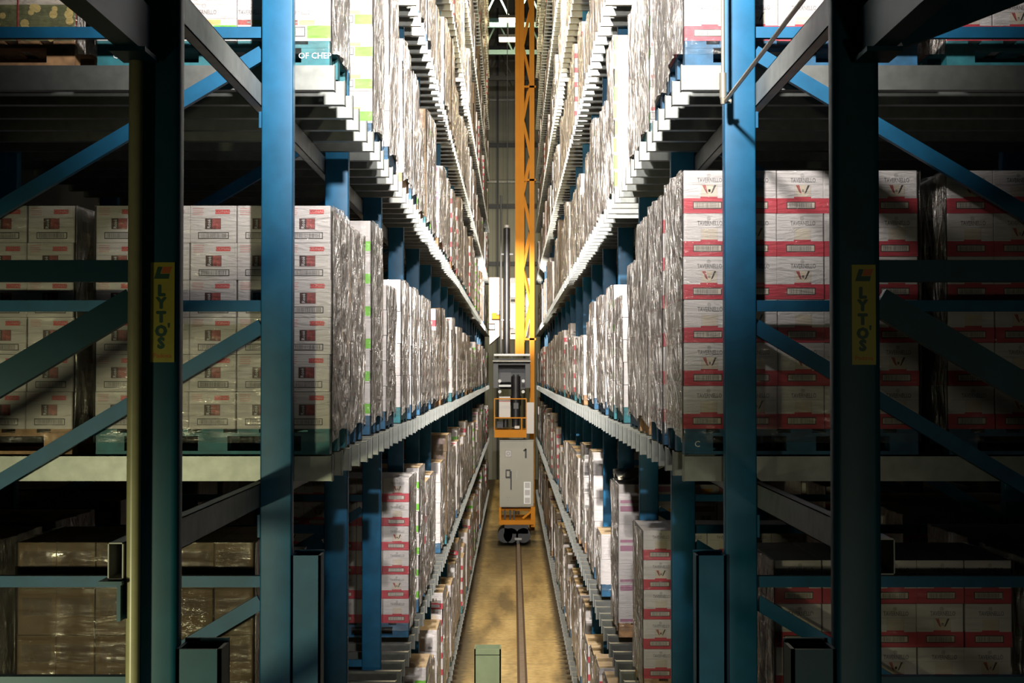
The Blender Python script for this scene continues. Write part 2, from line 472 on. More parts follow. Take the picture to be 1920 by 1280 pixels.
        R(.0, .1, .12, .95, 'green') if n.y else R(.4, .1, .6, .9, 'green'); barcode(.35, .2, .95, .6, 'cream', False); R(.35, .2, .95, .6, 'beige', 1); R(.1, .75, .9, .78, 'lgrey')
    elif kind == 'G':
        if alt:
            R(.05, .62, .95, .9, 'purple'); barcode(.50, .18, .85, .42, 'white', False)
            R(.5, .18, .85, .42, 'lgrey', 1); R(.55, .2, .64, .4, 'black', 2); R(.7, .2, .8, .4, 'black', 2)
        else:
            R(.52, .58, .85, .78, 'orange'); R(.58, .52, .8, .6, 'orange'); R(.3, .34, .9, .37, 'lgrey'); R(.05, .05, .95, .2, 'purple')


# kind: (columns, rows deep, height of a carton, layers)
KIND = dict(A=(5, 2, .19, 6), B=(5, 2, .22, 6), C=(5, 2, .22, 6), D=(4, 2, .27, 4), E=(6, 2, .235, 6), F=(4, 2, .30, 4), G=(4, 2, .18, 7), H=(5, 2, .157, 9))
BODY = dict(A='white', B='white', C='white', D='white', E='brown', F='cream', G='white', H='white')
LOOK = dict(A='wrapped pallet of white red-tagged cartons', B='wrapped pallet of red-banded white cartons', C='wrapped pallet of green-patched white cartons',
            D='wrapped pallet of plain white cartons', E='wrapped pallet of brown cartons', F='wrapped pallet of cartons with photo print', G='wrapped pallet of mauve-printed cartons', H='wrapped pallet of low white cartons')
LW, LD, PH = 1.2, 0.8, 0.13


def carton_data(kind, alt, side, variant=0):
    c, r, h, _ = KIND[kind]; W = LW / c - .003; Dp = LD / r - .003
    mb = MB(); g = .0015
    # body with slightly rounded vertical edges
    e = .004
    prof = [(e, 0), (W - e, 0), (W, e), (W, Dp - e), (W - e, Dp), (e, Dp), (0, Dp - e), (0, e)]
    n = 8; z1 = h - .002
    vs = [(x, y, 0) for x, y in prof] + [(x, y, z1) for x, y in prof]
    mb.add(vs, [(k, (k + 1) % n, n + (k + 1) % n, n + k) for k in range(n)], BODY[kind])
    mb.add(vs, [tuple(range(n))[::-1]], BODY[kind]); mb.add(vs, [tuple(range(n, 2 * n))], 'white' if kind in 'ABCDG' else 'top')
    face(mb, kind, (0, 0, 0), (1, 0, 0), (0, 0, 1), (0, -1, 0), W, h, True, alt, variant)
    if side > 0:   # aisle on the +x side
        face(mb, kind, (W, 0, 0), (0, 1, 0), (0, 0, 1), (1, 0, 0), Dp, h, False, alt)
    else:
        face(mb, kind, (0, Dp, 0), (0, -1, 0), (0, 0, 1), (-1, 0, 0), Dp, h, False, alt)
    # corrugated edge along the top front
    return mb.build('carton', data_only=True)


_cd = {}


def carton_me(kind, alt, side, variant=0):
    k = (kind, alt, side, variant)
    if k not in _cd: _cd[k] = carton_data(*k)
    return _cd[k]


def stack_mb(kind, layers, side, rnd, mb=None, o=(0, 0, 0), thin=False):
    """the whole block of cartons as printed columns; origin at its lower front middle"""
    mb = mb or MB(); c, r, h, _ = KIND[kind]; W = LW / c; Dp = LD / r
    ox, oy, oz = o
    for l in range(layers):
        j = rnd.uniform(-.008, .008); z = oz + l * h
        mb.box(ox - LW / 2 + j, oy, z + .002, ox + LW / 2 + j, oy + LD, z + h - .002, BODY[kind], 'top' if l == layers - 1 else BODY[kind])
        for i in range(c):
            if thin and ((side > 0 and i < c - 2) or (side < 0 and i > 1)): continue
            x = ox - LW / 2 + i * W + j
            face(mb, kind, (x, oy, z + .002), (1, 0, 0), (0, 0, 1), (0, -1, 0), W, h - .004, False, (i + l) % 2)
            if i: mb.box(x - .0015, oy - .001, z + .004, x + .0015, oy, z + h - .004, 'grey')
        for i in range(r):
            if side > 0: face(mb, kind, (ox + LW / 2 + j, oy + i * Dp, z + .002), (0, 1, 0), (0, 0, 1), (1, 0, 0), Dp, h - .004, False, (i + l) % 2)
            else: face(mb, kind, (ox - LW / 2 + j, oy + (i + 1) * Dp, z + .002), (0, -1, 0), (0, 0, 1), (-1, 0, 0), Dp, h - .004, False, (i + l) % 2)
    return mb


def pallet_mb(wood, mb=None, o=(0, 0, 0), words=None, simple=False):
    mb = mb or MB(); x, y, z = o; a, b = LW / 2 - .005, LD
    for (x0, x1) in ((-a, -a + .145), (-.075, .075), (a - .145, a)):
        for y0 in ((0,) if simple else (0, .35, .70)):
            mb.box(x + x0, y + y0 + .003, z + .018, x + x1, y + y0 + (.797 if simple else .1), z + .093, wood)
    for y0 in (0, .35, .70):
        mb.box(x - a, y + y0, z, x + a, y + y0 + .1, z + .018, wood)
        if not simple: mb.box(x - a, y + y0, z + .093, x + a, y + y0 + .1, z + .111, wood)
    if simple: mb.box(x - a, y, z + .093, x + a, y + b, z + PH, wood)
    else:
        for k in range(7):
            x0 = -a + k * (2 * a - .11) / 6; mb.box(x + x0, y, z + .111, x + x0 + .11, y + b, z + PH, wood)
    if words:
        for w_, cx in words: mb.text(w_, (x + cx, y - .001, z + .052), (1, 0, 0), (0, 0, 1), .042, 'paintw', .01)
    return mb


def film_mb(H, rnd, nu=26, nv=12, amp=.014, mb=None, o=(0, 0, 0), low=.07, sides=(0, 1, 2, 3)):
    """one sheet wound round the load: clear on the front and back, creased on the two short sides"""
    mb = mb or MB(); ox, oy, oz = o
    P = [(-LW / 2, 0), (LW / 2, 0), (LW / 2, LD), (-LW / 2, LD)]
    nrm = [(0, -1), (1, 0), (0, 1), (-1, 0)]
    ph = [rnd.uniform(0, 6.28) for _ in range(12)]

    def disp(t, z):
        d = math.sin(t * 23 + ph[0] + 2.2 * math.sin(z * 3.1 + ph[1])) * .5 + math.sin(t * 41 + ph[2] + 1.6 * math.sin(z * 5 + ph[3])) * .35 + math.sin(z * 9 + t * 7 + ph[4]) * .35 + math.sin(z * 17 + t * 19 + ph[5]) * .2
        return d * .5 + .55
    cols = []; T = 0
    for k in range(4):
        if k not in sides: continue
        (xa, ya), (xb, yb) = P[k], P[(k + 1) % 4]; nx, ny = nrm[k]; Ls = math.hypot(xb - xa, yb - ya)
        px, py = nrm[(k - 1) % 4]; qx, qy = nrm[(k + 1) % 4]
        n = nu if k in (0, 2) else max(4, int(nu * .75))
        last = len(sides) < 4 and k == sides[-1]
        for i in range(n + (1 if last else 0)):
            s_ = i / n; x = xa + (xb - xa) * s_; y = ya + (yb - ya) * s_
            e0 = max(0, 1 - s_ * Ls / .03); e1 = max(0, 1 - (1 - s_) * Ls / .03)
            cx, cy = nx + px * e0 + qx * e1, ny + py * e0 + qy * e1
            a = amp * (.3 if k in (0, 2) else 1) * (.35 + .65 * min(1, 5 * min(s_, 1 - s_)))
            cols.append((x, y, cx, cy, a, T + s_ * Ls, s_, k))
        T += Ls
    vs = []
    for (x, y, cx, cy, a, t, s_, k) in cols:
        for j in range(nv + 1):
            z = -low + (H + low) * j / nv
            if k in (1, 3): z += .06 * (1 - j / nv) ** 2 * math.sin(math.pi * s_)
            d = .006 + a * disp(t, z)
            vs.append((ox + x + cx * d, oy + y + cy * d, oz + z))
    n = len(cols); N1 = nv + 1
    for i in range(n if len(sides) == 4 else n - 1):
        i2 = (i + 1) % n; fs = [(i * N1 + j, i2 * N1 + j, i2 * N1 + j + 1, i * N1 + j + 1) for j in range(nv)]
        if i == 0: base = len(mb.v); mb.v += vs
        m = 'filmn' if cols[i][7] in (0, 2) else 'film'
        for f_ in fs: mb.f.append(tuple(q + base for q in f_)); mb.m.append(m); mb.sm.append(True)
    return mb


# ------------------------------------------------------------------ rack geometry
def FZ(i): return 7.28 + 2.467 * (i - 1)           # front face of upright frame i


NB = 20                                            # last frame is number 21
ZEND = FZ(NB + 1)
LEV = range(-2, 8)


def hA(k): return -.413 + 1.985 * k                # top of the support beams of tier k, relative to the eye


AX = .912                                          # aisle end of the beams
PX0, PX1 = 1.09, 1.245                             # aisle post
RX0, RX1 = 3.28, 3.43                              # rear post
SIDE = {-1: 'left', 1: 'right'}
SHIFT = {-1: 0.0, 1: -0.045}                       # the right rack stands slightly nearer
TIER = {-2: 'bottom tier', -1: 'tier below eye level', 0: 'eye-level tier', 1: 'first tier above eye level', 2: 'second tier above eye level', 3: 'third tier above eye level',
        4: 'fourth tier above eye level', 5: 'fifth tier above eye level', 6: 'sixth tier above eye level', 7: 'topmost tier'}
ORD = ['first', 'second', 'third', 'fourth', 'fifth', 'sixth', 'seventh', 'eighth', 'ninth', 'tenth', 'eleventh', 'twelfth', 'thirteenth', 'fourteenth', 'fifteenth', 'sixteenth', 'seventeenth', 'eighteenth', 'nineteenth', 'twentieth']
ORD += ['twenty-' + x for x in ORD[:9]] + ['thirtieth'] + ['thirty-' + x for x in ORD[:9]] + ['fortieth', 'forty-first', 'forty-second']


def rrect(x0, y0, x1, y1, r, n=4):
    out = []
    for cx, cy, a0 in ((x1 - r, y0 + r, -90), (x1 - r, y1 - r, 0), (x0 + r, y1 - r, 90), (x0 + r, y0 + r, 180)):
        for k in range(n + 1):
            t = math.radians(a0 + 90 * k / n); out.append((cx + r * math.cos(t), cy + r * math.sin(t)))
    return out


# room ---------------------------------------------------------------
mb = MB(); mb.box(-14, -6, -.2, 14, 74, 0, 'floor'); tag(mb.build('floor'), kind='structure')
mb = MB(); mb.box(-14, 72, 0, 14, 72.3, 24, 'clad')
wb = tag(mb.build('wall_back'), kind='structure')
mb = MB()
for z in (5.4, 8.2, 11.2): mb.box(-14, 71.86, z + EZ - .1, 14, 71.99, z + EZ + .1, 'darkst')
for z in (9.4, 13.4): mb.box(-14, 71.86, z + EZ - .05, 14, 71.99, z + EZ + .05, 'galvd')
for x in (-2.2, -.75, .55, 1.9): mb.box(x - .05, 71.8, 0, x + .05, 71.85, 23, 'darkst')
g = mb.build('trim_1'); tag(g, kind='structure')
mb = MB(); mb.box(-14, -6, 24, 14, 74, 24.2, 'wallp'); tag(mb.build('ceiling'), kind='structure')
mb = MB(); mb.box(-4.35, -6, 0, -4.2, 58, 24, 'wallp'); tag(mb.build('added_screen_left'), kind='structure')  # dark screen added behind the left rack to keep its gaps black
mb = MB(); mb.box(4.2, -6, 0, 4.35, 58, 24, 'wallp'); tag(mb.build('added_screen_right'), kind='structure')  # matching added screen on the right, also stops light from the crossing

# upright frames -----------------------------------------------------
ZT = 16.6
post_near = {}


def post_me(x0, x1, r, m):
    mb = MB(); mb.prism(rrect(x0, 0, x1, .085, r), 0, ZT + EZ, m, True)
    # sharp flats: small seam lips at the back
    mb.box(x0 + .01, .085, 0, x0 + .03, .10, ZT + EZ, m); mb.box(x1 - .03, .085, 0, x1 - .01, .10, ZT + EZ, m)
    return mb.build('post', data_only=True)


HB = [-1.02 + 1.36 * k for k in range(-3, 14)]


def brace_pts(s, h):
    # horizontal tie and the diagonal that starts just below it at the aisle post
    return ((s * PX1, .045, h + EZ), (s * RX0, .045, h + EZ)), ((s * PX1, .045, h - .10 + EZ), (s * RX0, .045, h - 1.31 + EZ))


mesh_bank = {}
for s in (-1, 1):
    a = lambda x0, x1: (min(s * x0, s * x1), max(s * x0, s * x1))
    for i in range(0, NB + 2):
        y = FZ(i)
        front = i == 0
        mm = 'teal' if front else 'blue'  # 'teal' is the blue paint with shade and greenish light in its colour
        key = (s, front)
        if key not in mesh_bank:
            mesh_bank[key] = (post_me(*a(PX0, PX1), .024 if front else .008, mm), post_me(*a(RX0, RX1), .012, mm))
        lab = {0: 'foremost shaded blue upright with yellow sticker', 1: 'second blue upright frame, in front of the first loads'}.get(i, '%s blue upright frame counted from the front' % ORD[min(i, 41)])
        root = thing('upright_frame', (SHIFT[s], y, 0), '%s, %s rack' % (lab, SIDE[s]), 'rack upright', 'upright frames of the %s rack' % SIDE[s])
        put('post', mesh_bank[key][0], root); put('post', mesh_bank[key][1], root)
        if i <= 3:
            for h in HB:
                if h > 6: continue
                (p, q), (p2, q2) = brace_pts(s, h)
                k1, k2 = ('t', s, front), ('d', s, front)
                for kk, pa, pb, hh in ((k1, p, q, .055), (k2, p2, q2, .072)):
                    if kk not in mesh_bank:
                        b = MB(); o0 = Vector(pa)
                        b.bar((0, 0, 0), Vector(pb) - o0, .04, hh * (1.3 if front else 1), mm, up=(0, 0, 1)); mesh_bank[kk] = b.build('brace', data_only=True)
                    put('cross_tie' if kk is k1 else 'diagonal_brace', mesh_bank[kk], root, pa)
        else:
            if ('br', s) not in mesh_bank:
                b = MB()
                for h in HB:
                    for pa, pb in brace_pts(s, h): b.bar(pa, pb, .04, .06, 'blue')
                mesh_bank[('br', s)] = b.build('bracing', data_only=True)
            put('bracing', mesh_bank[('br', s)], root)
        if i in (0, 1):   # open-topped splice channel on the aisle side of the post
            b = MB(); x0, x1 = PX0 - .148, PX0 - .002; z1 = -.885 + EZ; f0 = -.03
            X = a(x0, x1)
            b.box(X[0], f0, 0, X[1], f0 + .012, z1, mm); b.box(X[0], f0, 0, X[0] + .012, .12, z1, mm)
            b.box(X[1] - .012, f0, 0, X[1], .12, z1, mm); b.box(X[0], .108, 0, X[1], .12, z1 + .012, mm)
            tag(b.build('splice_channel', root), 'open-topped steel channel bolted to the post')
        if i == 1:
            b = MB(); b.box(*(a(PX1, PX1 + .012)[0], .0, 1.22 + EZ), *(a(PX1, PX1 + .012)[1], .06, 1.30 + EZ), 'blue'); b.build('bracket', root)
            b = MB(); b.box(a(PX1, PX1 + .012)[0], .0, -.80 + EZ, a(PX1, PX1 + .012)[1], .06, -.69 + EZ, 'blue'); b.build('bracket', root)
        if i == 0:
            cx = -1.143 if s < 0 else 1.143 + .045
            b = MB(); z0, z1 = (-.0 + (.040 if s < 0 else .032)), .366 if s < 0 else .358
            W2 = .039
            b.box(cx - W2, -.0016, z0 + EZ, cx + W2, -.0004, z1 + EZ, 'sticky')
            st = tag(b.build('sticker', root), 'yellow sticker reading LYTO\'S')
            b = MB(); H = z1 - z0
            for ch, t in (('L', .275), ('Y', .40), ('T', .54), ('O', .68), ('S', .80)):
                for q_, (dx_, dz_) in enumerate(((0, 0), (.0022, 0), (-.0022, 0), (0, .0018), (0, -.0018))):
                    b.text(ch, (cx - .004 + dx_, -.0022 - q_ * 2e-5, z1 - H * t - 0.004 + EZ + dz_), (1, 0, 0), (0, 0, 1), .048, 'stickg', .03, .95)
            b.text("'", (cx + .021, -.0022, z1 - H * .675 + EZ), (1, 0, 0), (0, 0, 1), .05, 'stickg', .03)
            b.text('Padova', (cx, -.0022, z1 - H * .935 + EZ), (1, 0, 0), (0, 0, 1), .021, 'sticko', .01)
            yy = -.0022
            P = lambda u, v: (cx - W2 + 2 * W2 * u, yy, z1 - H * v + EZ)
            b.add([P(.30, .045), P(.50, .045), P(.40, .115), P(.80, .115), P(.76, .165), P(.14, .165)], [(0, 5, 4, 3, 2, 1)], 'stickg')
            b.add([P(.52, .045), P(.90, .045), P(.80, .110), P(.44, .110)], [(0, 3, 2, 1)], 'sticko')
            b.build('lettering', st)

# long rails under the beams, on the outer face of the aisle posts ----
for s in (-1, 1):
    for k in LEV:
        top = hA(k) - .125; x0, x1 = PX1 + .003, PX1 + .053
        y0 = FZ(0) + (-.07 if s < 0 else .05) if k == 0 else (FZ(0) + .11)
        b = MB(); t = .004
        X = sorted((s * x0 + SHIFT[s], s * x1 + SHIFT[s])); z1 = top + EZ; z0 = z1 - .118
        b.box(X[0], y0, z0, X[1], ZEND + .1, z0 + t, 'galvd'); b.box(X[0], y0, z1 - t, X[1], ZEND + .1, z1, 'galvd')
        b.box(X[0], y0, z0, X[0] + t, ZEND + .1, z1, 'galvd'); b.box(X[1] - t, y0, z0, X[1], ZEND + .1, z1, 'galvd')
        o = b.build('support_rail'); o.location = (0, 0, 0)
        tag(o, 'long grey hollow rail under the beams of the %s, %s rack' % (TIER[k], SIDE[s]), 'rail')
# bracket under the open end of the eye-level rail
for s in (-1, 1):
    b = MB(); X = sorted((s * (PX1 - .0), s * (PX1 + .075))); z = hA(0) - .125 - .118 + EZ
    b.box(X[0], -.10, z - .014, X[1], .05, z - .002, 'teal')
    xx = s * (PX1 + .012); b.box(xx - .006, -.09, z - .13, xx + .006, .05, z - .014, 'teal')
    for r in SC.objects:
        if r.name.startswith('upright_frame') and abs(r.location.y - FZ(0)) < .01 and r.location.x == SHIFT[s]:
            tag(b.build('bracket', r), 'angle bracket holding the open rail end')

# front beams running toward the camera above
for s in (-1, 1):
    b = MB(); X = sorted((s * (PX1 + .004) + SHIFT[s], s * (PX1 - .07) + SHIFT[s]))
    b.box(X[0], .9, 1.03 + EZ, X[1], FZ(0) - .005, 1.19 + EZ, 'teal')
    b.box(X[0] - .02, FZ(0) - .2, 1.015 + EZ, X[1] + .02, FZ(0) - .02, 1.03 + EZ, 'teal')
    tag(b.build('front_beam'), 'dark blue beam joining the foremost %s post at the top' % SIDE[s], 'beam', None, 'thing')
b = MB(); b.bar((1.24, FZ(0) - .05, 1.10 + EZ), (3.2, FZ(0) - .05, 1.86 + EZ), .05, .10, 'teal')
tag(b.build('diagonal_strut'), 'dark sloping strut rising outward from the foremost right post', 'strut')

b = MB(); b.cyl((-1.222, FZ(0) - .045, 0), (-1.222, FZ(0) - .045, 9 + EZ), .0225, 'pipe', 24)
tag(b.build('vertical_pipe'), 'shiny olive pipe standing against the foremost left upright', 'pipe')

# tie rods by the first right post ------------------------------------
yr = FZ(1) - .20; xr = .975 + .035
b = MB(); b.cyl((xr, yr, 1.42 + EZ), (xr, yr, 4.5 + EZ), .0085, 'rod', 12)
b.cyl((xr, yr, 1.33 + EZ), (xr, yr, 1.45 + EZ), .017, 'rod', 8); b.cyl((xr, yr, 1.30 + EZ), (xr, yr, 1.33 + EZ), .010, 'rod', 8, .015)
o = tag(b.build('vertical_tie_rod'), 'upright beige tie rod with clamp beside the second right post', 'rod')
b = MB(); b.cyl((xr + .012, yr + .02, 1.315 + EZ), (xr + .012, 1.6, 1.33 + EZ), .0095, 'rod', 12)
b.cyl((xr - .01, yr + .005, 1.315 + EZ), (xr + .04, yr + .005, 1.315 + EZ), .012, 'rod', 8)
tag(b.build('sloping_tie_rod'), 'dark rod running out from the clamp toward the viewer, upper right', 'rod')

# support beams -------------------------------------------------------
beam_spots = []
for s in (-1, 1):
    for k in LEV:
        y = 7.48
        while y < ZEND - .1:
            h = hA(k)
            lo, hi = (-.2237 * (y + 1), .2595 * (y + 1.0))
            if lo < h < hi: beam_spots.append((y, s, k))
            y += .4112
beam_spots.sort(key=lambda t: t[0] * (1.0 if t[2] != 1 else .9))


def beam_mb(s, mb=None, o=(0, 0, 0)):
    mb = mb or MB(); ox, oy, oz = o
    # channel section: web to the front, lips to the back; the aisle end is closed by a tapered plate
    prof = [(0, 0), (.058, 0), (.058, .006), (.006, .006), (.006, .119), (.058, .119), (.058, .125), (0, .125)]
    prof = [(oy + y, oz + z - .125) for y, z in prof]
    X = sorted((ox + s * AX, ox + s * 3.5)); mb.prismx(prof, X[0], X[1], 'galv')
    x = ox + s * AX
    pl = [(oy - .002, oz - .127), (oy + .064, oz - .127), (oy + .052, oz + .006), (oy + .008, oz + .006)]
    X = sorted((x, x - s * .006)); mb.prismx(pl, X[0], X[1], 'galve')
    return mb


bm_me = {s: beam_mb(s).build('support_beam', data_only=True) for s in (-1, 1)}
seen_first = {}
for n, (y, s, k) in enumerate(beam_spots[:300]):
    j = random.uniform(-.008, .008)
    o = put('support_beam', bm_me[s], None, (SHIFT[s] + j, y, hA(k) + EZ))
    c = seen_first.get((s, k), 0); seen_first[(s, k)] = c + 1
    if c == 0: lab = 'nearest grey steel beam of the %s, %s rack' % (TIER[k], SIDE[s])
    else: lab = 'grey steel cross beam under the pallets of the %s, %s rack' % (TIER[k], SIDE[s])
    tag(o, lab, 'beam', 'cross beams of the %s, %s rack' % (TIER[k], SIDE[s]), 'thing')
b = MB()
for (y, s, k) in beam_spots[300:]: beam_mb(s, b, (SHIFT[s], y, hA(k) + EZ))
tag(b.build('support_beam'), 'receding rows of small grey cross beams far down both racks', 'beam', 'distant cross beams', 'stuff')

# ------------------------------------------------------------------ pallet loads
slots = []   # (y, side, tier, row, x, kind, layers, wood, filmed)
rk = random.Random(11)
FIX = {
    (-1, 0, 0): ('A', 6, 'woodt', .930), (-1, 0, 1): ('A', 6, 'woodb', .952), (-1, 0, 2): ('C', 6, 'woodb', .965), (-1, 0, 3): ('A', 5, 'woodb', .953), (-1, 0, 4): ('D', 4, 'woodt', .947), (-1, 0, 5): ('D', 4, 'woodb', .93),
    (1, 0, 0): ('B', 6, 'woodb', .868), (1, 0, 1): ('B', 6, 'woodb', .872), (1, 0, 2): ('D', 5, 'wood', .915), (1, 0, 3): ('A', 6, 'woodb', .935), (1, 0, 4): ('A', 5, 'woodt', .93), (1, 0, 5): ('C', 5, 'woodt', .92),
    (-1, 1, 0): ('C', 6, 'woodt', .935), (-1, 1, 1): None, (-1, 1, 2): ('C', 6, 'woodb', .957), (-1, 1, 3): ('D', 5, 'woodb', .935), (-1, 1, 4): ('A', 6, 'wood', .936), (-1, 1, 5): ('D', 4, 'woodb', .93),
    (1, 1, 0): ('B', 6, 'woodb', .875), (1, 1, 1): ('D', 5, 'woodb', .90), (1, 1, 2): ('C', 6, 'woodt', .93), (1, 1, 3): ('A', 6, 'woodb', .94), (1, 1, 4): None, (1, 1, 5): ('H', 9, 'woodt', .93), (1, 1, 7): ('D', 4, 'woodb', .95),
    (-1, -1, 0): ('E', 6, 'wood', 1.32), (-1, -1, 1): ('E', 5, 'wood', 1.32), (1, -1, 0): ('B', 6, 'wood', 1.33), (1, -1, 1): ('B', 5, 'wood', 1.33),
    (-1, -1, 4): None, (-1, -1, 3): None, (-1, -1, 2): None, (-1, -1, 5): ('B', 6, 'woodb', .95), (-1, -1, 6): ('C', 6, 'woodb', .95), (-1, -1, 7): ('B', 5, 'woodb', .95),
    (1, -1, 2): None, (1, -1, 3): ('B', 5, 'wood', .97), (1, -1, 4): None, (1, -1, 5): ('G', 7, 'wood', .96), (1, -1, 6): None, (1, -1, 7): ('D', 2, 'woodb', .95), (1, -1, 8): ('D', 5, 'woodb', .95),
}
for s in (-1, 1):
    for k in LEV:
        for n in range(2 * NB):
            bay, q = divmod(n, 2)
            y = FZ(bay + 1) + (.25, 1.30)[q]
            h = hA(k)
            if not (-.2087 * (y + 1.1) < h + 1.2 and h < .2575 * (y + 1.0)): continue
            fix = FIX.get((s, k, n), 0)
            if fix is None: continue
            if fix: kd, la, wd, x = fix
            else:
                if k > -3 and rk.random() < .05 and n > 6: continue
                kd = rk.choices('ABCDEG', (4, 4, 3, 5, 1, 1))[0]; mx = KIND[kd][3]; la = mx - rk.choices((0, 1, 2), (6, 3, 1))[0]
                if k == 0 and KIND[kd][2] * la > 1.2: la -= 1
                wd = rk.choices(('woodb', 'woodt', 'wood'), (6, 2, 2))[0]; x = .945 + rk.uniform(-.02, .03); y += rk.uniform(-.05, .05)
            slots.append([y, s, k, 0, x, kd, la, wd, n])
        # rear row, only where gaps between the posts show it
        if k in (-1, 0, 1):
            for n in range(6):
                bay, q = divmod(n, 2); y = FZ(bay + 1) + (.25, 1.30)[q]
                if k == -1: kd, la, wd = ('E', 6, 'wood') if s < 0 else ('B', 6, 'wood')
                elif k == 0: kd, la, wd = ('A', 6, 'wood') if s < 0 else ('B', 6, 'woodb')
                else: kd, la, wd = ('F', 4, 'wood') if s < 0 else ('B', 6, 'woodt')
                slots.append([y, s, k, 1, (2.24 if s < 0 else 2.26) + (.42 if k == -1 else .07 if n > 2 else 0), kd, la, wd, n])
# near first-row loads of the lower tier stand inside the dark part behind the posts
for s in (-1, 1):
    pass

front = [q for q in slots if q[3] == 0 and q[8] < 100]
rear = [q for q in slots if q[3] == 1]
front.sort(key=lambda q: q[0] * (.85 if q[2] in (-1, 0, 1) else 1.1))
NI = 300 - len(rear)
indiv = rear + front[:NI]
rest = front[NI:]

bank = {}


def get(kindkey, fn):
    if kindkey not in bank: bank[kindkey] = fn()
    return bank[kindkey]


counts = {}
indiv.sort(key=lambda q: q[0])
for (y, s, k, row, xa, kd, la, wd, n) in indiv:
    c, r, h, mx = KIND[kd]; H = h * la
    cx = s * (xa + LW / 2) + (SHIFT[s] if row else 0)
    z = hA(k) + EZ + .0065
    cn = counts.get((s, k, row), 0); counts[(s, k, row)] = cn + 1
    if row: lab = '%s, rear row, %s from front, %s, %s rack' % (LOOK[kd], ORD[cn], TIER[k].replace('tier above eye level', 'tier up').replace('tier below eye level', 'tier down'), SIDE[s])
    else: lab = '%s, %s from front, %s, %s rack' % (LOOK[kd], ORD[cn], TIER[k].replace(' above eye level', ' up').replace('tier below eye level', 'tier down'), SIDE[s])
    lab = lab.replace('wrapped pallet of ', '') + ''
    lab = 'pallet of ' + lab
    root = thing('pallet_load', (cx, y, z), lab, 'pallet load', 'loaded pallets on the %s, %s rack' % (TIER[k], SIDE[s]))
    near = (n < 3 and k in (0, 1)) or (row == 0 and k == -1 and n <= 5) or (row and n < 3)
    words = None
    if row == 0 and k == 1 and s < 0 and n == 0: words = (('OF CHEP', .52), ('C', -.5))
    if row == 0 and k == 0 and s > 0 and n == 0: words = (('C', -.53),)
    put('pallet', get(('p', wd, words, near), lambda: pallet_mb(wd, words=words, simple=not near).build('pallet', data_only=True)), root)
    if near:
        W = LW / c; Dp = LD / r
        for l in range(la):
            for i in range(c):
                for j in range(r):
                    if j and 0 < i < c - 1 and l < la - 1: continue    # hidden inside the block
                    me = carton_me(kd, (i + l) % 2, s * -1, (i * 7 + l) % 3)
                    o = put('carton', me, root, (-LW / 2 + i * W + .0015 + random.uniform(-.003, .003), j * Dp + random.uniform(-.004, .004) * (j == 0), PH + l * h))
                    o.rotation_euler = (0, 0, random.uniform(-.006, .006))
        v = random.randrange(3)
        fm = get(('fn', kd, la, v), lambda: film_mb(H, random.Random(v * 13 + la), 60, 34, .026).build('stretch_film', data_only=True))
        put('stretch_film', fm, root, (0, 0, PH))
    else:
        v = random.randrange(2)
        put('carton_stack', get(('s', kd, la, s, v), lambda: stack_mb(kd, la, -s, random.Random(v + la)).build('carton_stack', data_only=True)), root, (0, 0, PH))
        v = random.randrange(4)
        put('stretch_film', get(('f', kd, la, v), lambda: film_mb(H, random.Random(v * 7 + la), 22, 16, .028).build('stretch_film', data_only=True)), root, (0, 0, PH))
    if row == 0 and k == -1 and s > 0 and n == 5:
        b = MB(); rr = random.Random(3); vs = []
        for a_ in range(13):
            for b_ in range(9):
                vs.append((-.6 + a_ * .1, b_ * .1, PH + H + .02 + rr.uniform(0, .09)))
        b.add(vs, [(a_ * 9 + b_, (a_ + 1) * 9 + b_, (a_ + 1) * 9 + b_ + 1, a_ * 9 + b_ + 1) for a_ in range(12) for b_ in range(8)], 'bfilm', True)
        tag(b.build('top_sheet', root), 'crumpled black film lying on the cartons')
# a broken carton with its torn flap on the nearest red-banded lower load is left as film glare
b = MB()
for (y, s, k, row, xa, kd, la, wd, n) in rest:
    cx = s * (xa + LW / 2); z = hA(k) + EZ + .0065
    pallet_mb(wd, b, (cx, y, z), simple=True)
    stack_mb(kd, la, -s, random.Random(n), b, (cx, y, z + PH), thin=True)
    film_mb(KIND[kd][2] * la, random.Random(n), 8, 8, .024, b, (cx, y, z + PH), sides=(1,) if s < 0 else (3,))
tag(b.build('pallet_load'), 'rows of wrapped pallets dwindling at the far end of both racks', 'pallet load', 'distant loaded pallets', 'stuff')

# ------------------------------------------------------------------ stacker crane, far down the aisle
CY = 44.4; SCL = CY / F


def cx_(px): return (px - 962) * SCL


def cz_(py): return (702 - py) * SCL + EZ


crane = thing('stacker_crane', (0, CY, 0), 'tall orange mast crane with grey cabinet standing in the aisle', 'crane')


def cbox(b, px0, py0, px1, py1, d0, d1, m): b.box(cx_(px0), d0, cz_(py0), cx_(px1), d1, cz_(py1), m)


def part(name, fn, label=None, parent=None):
    b = MB(); fn(b); o = b.build(name, parent or crane)
    if label: tag(o, label)
    return o


# two chords with lattice, rising out of sight
ZM = 18.0 + EZ


def f(b):
    b.box(cx_(966), .9, cz_(664), cx_(973.8), 1.3, ZM, 'crane'); b.box(cx_(975), .9, cz_(664), cx_(983.5), 1.3, ZM, 'crane'); b.box(cx_(973.5), 1.0, cz_(664), cx_(975.5), 1.2, ZM, 'crane')


mast = part('mast', f, 'broad orange mast column')
part('mast', lambda b: b.box(cx_(993.5), 1.0, cz_(1000), cx_(1003), 1.25, ZM, 'crane'), 'slim orange mast column')


